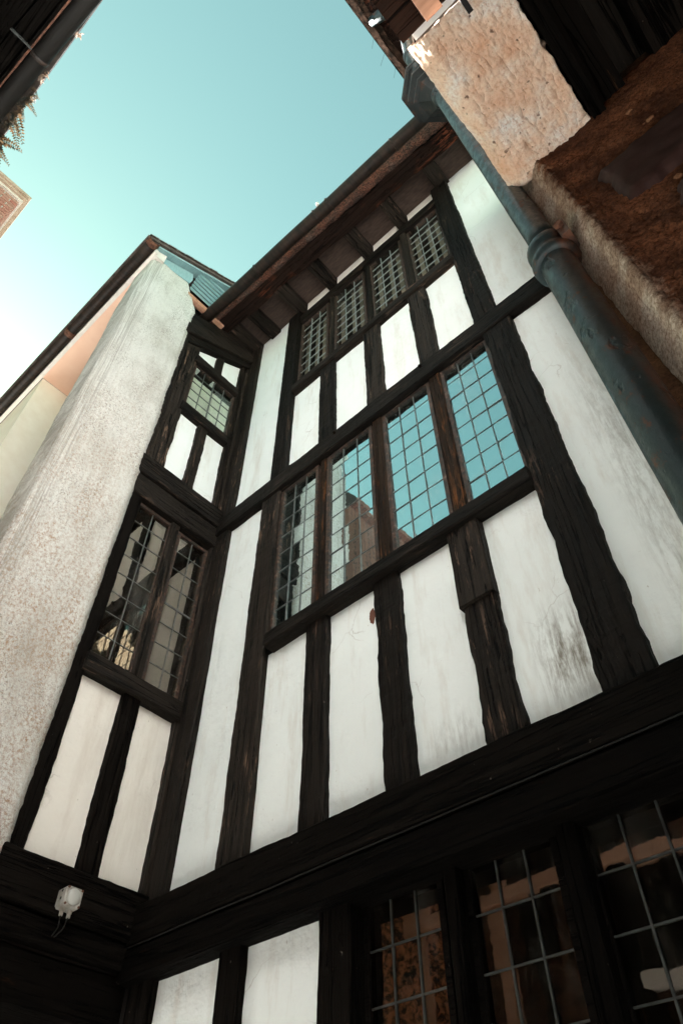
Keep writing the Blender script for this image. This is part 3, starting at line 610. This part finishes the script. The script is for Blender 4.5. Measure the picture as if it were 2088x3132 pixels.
# jamb: one worn rendered surface, its arris painted pale where light catches it
wid = lambda z: .075 * (.62 + .38 * min(1, max(0, (z - 2.6) / 1.1)))
def jamb(u, v):
    z = 3.96 * v; w = wid(z)
    if u < .22: q = u / .22; x = lean(z) + w * q; y = .895 - .092 * q
    else: q = (u - .22) / .78; x = lean(z) + w + 2.1 * q ** 1.9; y = .803 + .017 * min(1, q * 5)
    k = 1 if u > .0 else .4
    return (x + .0016 * nz(z * 30, u * 5, 1), y + k * (.006 * nz(x * 9, z * 9, 0) + .004 * nz(x * 45, z * 45, 2) + .005 * nz(x * 110, z * 110, 5)), z)
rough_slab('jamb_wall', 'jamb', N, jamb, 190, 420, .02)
MB().box(-.012, 2.6, .92, 1.76, 0, 3.86).build('wall_core', 'brown', N); MB().box(-.018, -.0125, .925, 1.76, 0, 3.86).build('bounce_skin', 'bounce_white', N)  # thin pale skin on the unseen side added to bounce light
# dressed stones showing through the render
stones = [(.13, .40, 3.28, 3.52), (.42, .80, 3.30, 3.58), (.20, .50, 2.98, 3.20), (.52, .95, 2.98, 3.24), (.28, .62, 2.62, 2.92), (.66, 1.0, 2.6, 2.92), (.45, .85, 3.64, 3.80), (.22, .7, 2.2, 2.54)]
for (sx0, sx1, sz0, sz1) in stones:
    def sf(u, v, q=(sx0, sx1, sz0, sz1)):
        x = q[0] + (q[1] - q[0]) * u; z = q[2] + (q[3] - q[2]) * v - .16 * 0 * x
        e = min(u, 1 - u, v, 1 - v)
        x += .02 * nz(z * 9, q[0] * 7, 0) + .010 * nz(z * 40, q[0], 3); z += .02 * nz(x * 9, q[2] * 7, 5) + .010 * nz(x * 40, q[2], 2)
        return (x, .802 + .03 * max(0, .10 - e) / .10 + .004 * nz(x * 20, z * 20, 1), z)
    rough_slab('stone', 'bstone', N, sf, 40, 26, .02)
# mortar ridges between the courses
for (x0_, x1_, zc) in ((.06, 1.0, 3.60), (.10, 1.0, 3.245), (.2, 1.0, 2.95), (.05, .6, 3.73)):
    def mf(u, v, q=(x0_, x1_, zc)):
        x = q[0] + (q[1] - q[0]) * u; h = .020 + .014 * nz(x * 14, q[2], 0) + .006 * nz(x * 50, q[2], 1)
        z = q[2] + .02 * nz(x * 5, q[2] * 3, 2) + h * (v - .5) * 2
        return (x, .832 - .032 * (1 - abs(2 * v - 1)) * (.45 + 1.3 * nz(x * 7, 5, q[2])) + .012 * nz(x * 45, z * 60, 3) + .008 * nz(x * 110, z * 110, 3), z + .014 * nz(x * 30, z * 8, 6))
    rough_slab('mortar_ridge', 'ridge', N, mf, 300, 12, .012)
# rendered lintel above the opening: underside and outer face in one skin, the wall above
def lintel(u, v):
    y = .34 + .49 * v
    s = u * .32
    if s < .26: x, z = .217 - s, 3.867
    else: x, z = -.043, 3.867 + (s - .26)
    q = max(0, .035 - abs(s - .26)) / .035
    x += .020 * q; z += .012 * q
    dsp = .006 * nz(x * 8, y * 8, z * 8) + .002 * nz(x * 28, y * 28, z * 28) + .0035 * nz(x * 90, y * 60, z * 80)
    pit = max(0, nz(x * 30 + 5, y * 22, z * 30) - .42) * .05
    e = .004 * nz(y * 22, 3, 3) * (1 if u == 0 else 0)
    return (x + e + (dsp if s >= .26 else 0) + .014 * nz(y * 6, 9, 0) * q, y + (.012 * nz(x * 25, 1, z * 10) if v == 1 else 0), z + (dsp + pit if s < .26 else 0))
rough_slab('rendered_lintel', 'prender', N, lintel, 130, 120, .02)
MB().box(-.02, .20, .36, .79, 3.89, 6.55).build('upper_wall', 'sandst', N); MB().box(-.035, .20, .79, 1.75, 3.9, 6.55).build('upper_wall', 'sandst', N)
MB().box(-.03, .20, -5.6, .36, 4.05, 6.55).build('upper_wall', 'bounce_white', N); MB().box(-.03, .20, -5.6, -1.9, 0, 4.05).build('lower_wall', 'bounce_white', N)  # white walls lengthened out of view to bounce sun onto the facade
MB().box(-.06, .20, -1.8, .33, 3.97, 4.05).build('wall_plate', 'soft_x', N)
# ceiling timbers of the archway, running into depth
def cbeam(name, x0, x1, z0, z1, mat='ly'):
    rs = []
    for i in range(29):
        y = -1.8 + 2.62 * i / 28; j = lambda q: .006 * nz(y * 4, q * 3.3, x0 * 9)
        rs.append([(x0 + j(1), y, z0 + j(2)), (x1 + j(3), y, z0 + j(4)), (x1, y, z1), (x0, y, z1)])
    return MB().rings(rs).build(name, mat, N)
cbeam('ceiling_beam', .222, .262, 3.84, 4.06); cbeam('ceiling_beam', .266, .34, 3.90, 4.08); cbeam('ceiling_beam', .44, .56, 3.93, 4.1); cbeam('ceiling_beam', .8, .92, 3.93, 4.1); cbeam('ceiling_beam', 1.25, 1.37, 3.93, 4.1)
MB().box(.2, 2.6, -1.8, .84, 4.085, 4.14).build('ceiling_boards', 'ty', N)
MB().box(.2, 2.6, .845, 1.76, 3.865, 4.15).build('wall_head', 'brown', N); MB().box(2.55, 2.65, -1.8, .9, 0, 4.1).build('end_wall', 'brown', N); MB().box(.25, 2.6, -1.9, -1.8, 0, 4.1).build('side_wall', 'brown', N)
MB().box(.020, .072, .10, .325, 3.90, 3.965).build('timber_end', 'raw', N)
MB().box(.107, .121, .05, .37, 3.80, 3.815).build('iron_bar', 'cable', N)
# eaves high above the downpipe
def eave(name, pts, mat):
    rs = []
    for i in range(41):
        y = -.6 + 1.45 * i / 40
        rs.append([(x + .010 * nz(y * 7, k * 3, 1) + .005 * nz(y * 27, k * 3, 4), y, z + .008 * nz(y * 9, k * 5, 2)) for k, (x, z) in enumerate(pts)])
    return MB().rings(rs).build(name, mat, N)
eave('eaves_fascia', [(-.20, 6.58), (-.165, 6.565), (-.165, 6.66), (-.20, 6.66)], 'matt')
eave('eaves_gutter', [(-.235, 6.60), (-.20, 6.56), (-.20, 6.62), (-.235, 6.64)], 'matt')
eave('eaves_soffit', [(-.17, 6.60), (-.04, 6.52), (-.04, 6.66), (-.17, 6.66)], 'soft_x')
MB().prism([(-.24, 6.66), (.9, 7.5), (.9, 7.56), (-.24, 6.70)], -.6, .85, lambda a, b, t: (a, t, b)).build('roof', 'matt', N)

# ================================================================ downpipe
D = thing('downpipe', 'thick blue-grey cast iron downpipe with faceted hopper head along the rough stone edge', 'downpipe', (-.052, .85, 0))
pa = Vector((-.052, .85, 0)); pc = Vector((-.053, .85, 3.47)); pt = Vector((-.097, .852, 5.63))
def pipe(name, a, b, r, n=40, k=28):
    mb = MB(); rs = []
    for i in range(n + 1):
        c = a.lerp(b, i / n); rs.append([(c.x + (r + .0012 * nz(c.z * 6, t_, 1)) * math.cos(2 * math.pi * t_ / k), c.y + (r + .0012 * nz(c.z * 6, t_, 1)) * math.sin(2 * math.pi * t_ / k), c.z) for t_ in range(k)])
    return mb.rings(rs).build(name, 'iron', D, True)
pipe('pipe', pa, Vector((-.053, .85, 3.44)), .043); pipe('pipe', pc, pt, .0375)
def ringat(name, prof_, c, k=28):
    return MB().rings([[(c[0] + r * math.cos(2 * math.pi * t_ / k), c[1] + r * math.sin(2 * math.pi * t_ / k), z) for t_ in range(k)] for r, z in prof_]).build(name, 'iron', D, True)
ringat('collar', [(.040, 3.33), (.050, 3.33), (.059, 3.335), (.060, 3.356), (.052, 3.362), (.050, 3.38), (.050, 3.395), (.057, 3.40), (.058, 3.425), (.049, 3.438), (.040, 3.445)], (-.053, .85))
MB().box(-.012, .012, .80, .895, 3.35, 3.43).build('bracket_ear', 'iron', D)
MB().tube([(.0, .812, 3.40), (-.004, .79, 3.40)], .011, 8).build('bolt', 'rust', D)
# hopper head: half octagon against the wall, stepped mouldings, funnel to the outlet
def octo(s, z, gx=0.0):
    P_ = [(-.035, .695), (-.165, .695), (-.272, .79), (-.272, .935), (-.165, 1.03), (-.035, 1.03)]
    cx, cy_ = -.095, .862
    return [(cx + (x - cx) * (s if x < -.05 else min(1, s + .15)), cy_ + (y - cy_) * s, z) for x, y in P_]
hp = [octo(.28, 5.61), octo(.34, 5.64), octo(.62, 5.715), octo(.74, 5.72), octo(.74, 5.745), octo(.60, 5.75), octo(.60, 5.79), octo(.87, 5.80), octo(.87, 5.835), octo(.72, 5.84), octo(.72, 5.89), octo(1.0, 5.91), octo(1.0, 5.95), octo(.94, 5.955), octo(.92, 5.90)]
MB().rings(hp).build('hopper_head', 'iron_dark', D)
ringat('outlet_collar', [(.038, 5.56), (.046, 5.565), (.046, 5.58), (.042, 5.59), (.050, 5.60), (.052, 5.625), (.04, 5.63)], (-.0955, .852))
MB().tube([(-.12, .75, 5.88), (-.12, .70, 6.0), (-.10, .66, 6.16), (-.075, .62, 6.3), (-.055, .565, 6.43), (-.07, .53, 6.5), (-.12, .50, 6.55), (-.19, .49, 6.59)], [.034, .034, .034, .034, .034, .034, .033, .032], 18).build('swan_neck', 'iron', D, True)
ringat('neck_collar', [(.036, 6.02), (.044, 6.025), (.044, 6.05), (.036, 6.055)], (-.114, .692))
for k in range(3):
    y = .56 + .10 * k; MB().tube([(-.235, y, 6.62), (-.275 - .02 * (k % 2), y + .03, 6.58)], .0008, 4).build('stray_wire', 'cable', D)

# ================================================================ dark house opposite, its eaves overhead on the left
T = thing('dark_eaved_house', 'black timber eaves and gutter of the opposite house overhead', 'house', (-3, -1.6, 0))
MB().box(-3.6, -.06, -3.4, -.96, 0, 4.22).build('wall', 'rubble', T); MB().box(-3.6, -.06, -3.4, -.955, 4.22, 6.1).build('upper_wall', 'bounce_white', T)
def teave(name, y0, y1, z0, z1, mat, x0=-3.8, x1=-.06, jit=.004):
    rs = []; n = 90
    for i in range(n + 1):
        x = x0 + (x1 - x0) * i / n; j = lambda q: jit * (nz(x * 4, q * 3, y0 * 9) + .5 * nz(x * 17, q, 2)); s_ = .06 * (x + 1.5) * (1 if x > -2.2 else 0) - (.042 if x <= -2.2 else 0)
        rs.append([(x, y0 + s_ + j(1), z0 + j(2)), (x, y1 + s_ + j(3), z0 + j(4)), (x, y1 + s_, z1), (x, y0 + s_, z1)])
    return MB().rings(rs).build(name, mat, T)
teave('fascia_board', -.70, -.672, 6.09, 6.25, 'lx'); teave('eaves_board', -.79, -.712, 6.12, 6.2, 'lx'); teave('eaves_board', -.90, -.80, 6.13, 6.2, 'lx', jit=.01); teave('wall_plate', -1.0, -.91, 6.05, 6.2, 'soft_x')
gp = [(-.06 - .15 * i, -.63 + (.06 * (-.06 - .15 * i + 1.5) if -.06 - .15 * i > -2.2 else -.042), 6.14 + .004 * nz(i, 2, 2)) for i in range(26)]
gutter('gutter', gp, .05, 'cable', T)
teave('gutter_rim', -.682, -.673, 6.082, 6.09, 'rust', jit=.003)
gutter('gutter_joint', [(-1.58, -.637, 6.14), (-1.60, -.638, 6.14)], .056, 'gutter', T); MB().box(-1.572, -1.566, -.80, -.675, 6.07, 6.095).build('strap', 'lead_dark', T)
MB().prism([(-.57, 6.20), (-2.2, 7.5), (-3.7, 6.2), (-3.7, 6.25), (-2.2, 7.56), (-.57, 6.25)], -3.8, -.06, lambda a, b, t: (t, a, b)).build('roof', 'roof', T)
# its wall towards the court (seen mirrored in the lower windows)
MB().box(-4.3, -3.08, -.975, -.93, 2.3, 4.2).build('lit_rubble_patch', 'rubble_lit', T)
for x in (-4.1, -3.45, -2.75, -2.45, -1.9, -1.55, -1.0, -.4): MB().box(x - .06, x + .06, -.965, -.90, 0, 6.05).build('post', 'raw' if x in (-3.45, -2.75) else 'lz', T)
for z in (2.2, 4.3): MB().box(-3.58, -.07, -.957, -.89, z - .08, z + .08).build('rail', 'soft_x', T)
MB().box(-1.85, -1.1, -.97, -.84, 2.98, 3.05).build('window_sill', 'white', T); MB().box(-1.84, -1.06, -.952, -.93, 3.05, 3.62).build('window_board', 'dark', T)
MB().box(-3.4, -.07, -.953, -.86, 3.68, 3.76).build('ledge', 'raw', T)

# ================================================================ ferns and bloom rooted in that gutter
def fern(name, label, base, fronds, length, spread, mat='leaf', group='plants in the gutter'):
    t_ = thing(name, label, 'plant', base, group); st = MB(); lf = MB()
    for f_ in range(fronds):
        d_ = Vector((random.gauss(-.25, .6), random.uniform(.3, 1.2), random.gauss(.15, .5))).normalized()
        l_ = length * random.choice((.35, .5, .7, 1.05)) * random.uniform(.85, 1.1); b0 = Vector(base) + Vector((random.uniform(-spread, spread), random.uniform(-.01, .02), random.uniform(-.01, .015)))
        path = []
        for k in range(7): q = k / 6; path.append(b0 + d_ * l_ * q + Vector((0, 0, -.35 * l_ * q * q)))
        st.tube(path, [.0018 * (1 - .1 * k) for k in range(7)], 4)
        side = d_.cross(Vector((0, 0, 1))).normalized()
        for k in range(1, 12):
            q = k / 11.5; p = b0 + d_ * l_ * q + Vector((0, 0, -.35 * l_ * q * q)); w = l_ * .24 * (1 - q * .75)
            for s_ in (-1, 1):
                e = p + side * s_ * w + d_ * w * .5 + Vector((0, 0, random.uniform(-.3, .3) * w)); h = d_ * w * .32
                n = len(lf.v); m_ = (p + e) / 2
                lf.v += [tuple(p), tuple(m_ - h + Vector((0, 0, .002))), tuple(e), tuple(m_ + h)]; lf.f.append((n, n + 1, n + 2, n + 3))
    st.build('stem', mat, t_); lf.build('leaf_cluster', mat, t_); return t_
fern('fern', 'large backlit tuft of ferns spilling from the gutter at the left edge', (-2.04, -.60, 6.17), 22, .16, .16)
fern('fern', 'slim dark fern sprigs over the gutter just above the large tuft', (-1.80, -.588, 6.18), 9, .13, .05)
fern('moss_plant', 'small orange-white moss clump halfway along the dark gutter', (-1.66, -.59, 6.17), 12, .045, .04, 'bloom')
fern('moss_plant', 'single pale blob of moss high on the gutter edge', (-1.36, -.572, 6.165), 14, .028, .012, 'bloom')

# ================================================================ brick chimney and the brick house behind
K = thing('brick_chimney', 'red brick chimney corner with stone cornice at the left edge against sky', 'chimney', (-6.6, -1.3, 7.0))
hx, hy, hz = -6.0, -.70, 13.6
MB().box(hx - 1.4, hx - .125, hy - 1.5, hy - .10, 6, hz - .10).build('stack', 'mortar', K)
MB().box(hx - 1.9, hx, hy - 1.9, hy, hz, hz + .08).build('cap_slab', 'sandst', K)
MB().box(hx - 1.8, hx - .03, hy - 1.8, hy - .025, hz - .05, hz - .002).build('cornice_course', 'sandst', K)
MB().box(hx - 1.7, hx - .075, hy - 1.7, hy - .06, hz - .11, hz - .052).build('cornice_course', 'mortar', K)
for r_ in range(16):
    z = hz - .155 - .085 * r_
    for q in range(6):
        y0 = hy - .095 - .235 * q + (.115 if r_ % 2 else 0); y1 = y0 - .215; y0 = min(y0, hy - .094)
        if y1 > hy - .12 or y1 < hy - 1.5: continue
        ubox('brick', 'brick', K, (hx - .124, (y0 + y1) / 2, z), (.024, y0 - y1, .068))
    for q in range(5):
        x0_ = hx - .14 - .235 * q - (.115 if r_ % 2 else 0)
        if x0_ - .22 < hx - 1.4: continue
        ubox('brick', 'brick', K, (x0_ - .11, hy - .099, z), (.215, .024, .068))
B = thing('brick_house', 'dark red tiled gable house mirrored in the middle leaded windows', 'house', (-5.4, -2.5, 0))
MB().box(-6.6, -4.15, -3.8, -1.2, 0, 9.5).build('wall', 'tile', B)
MB().prism([(-6.75, 9.4), (-4.05, 9.4), (-4.05, 9.5), (-5.35, 11.5), (-5.45, 11.5), (-6.75, 9.5)], -3.9, -1.1, lambda a, b, t: (a, t, b)).build('roof', 'tile', B)
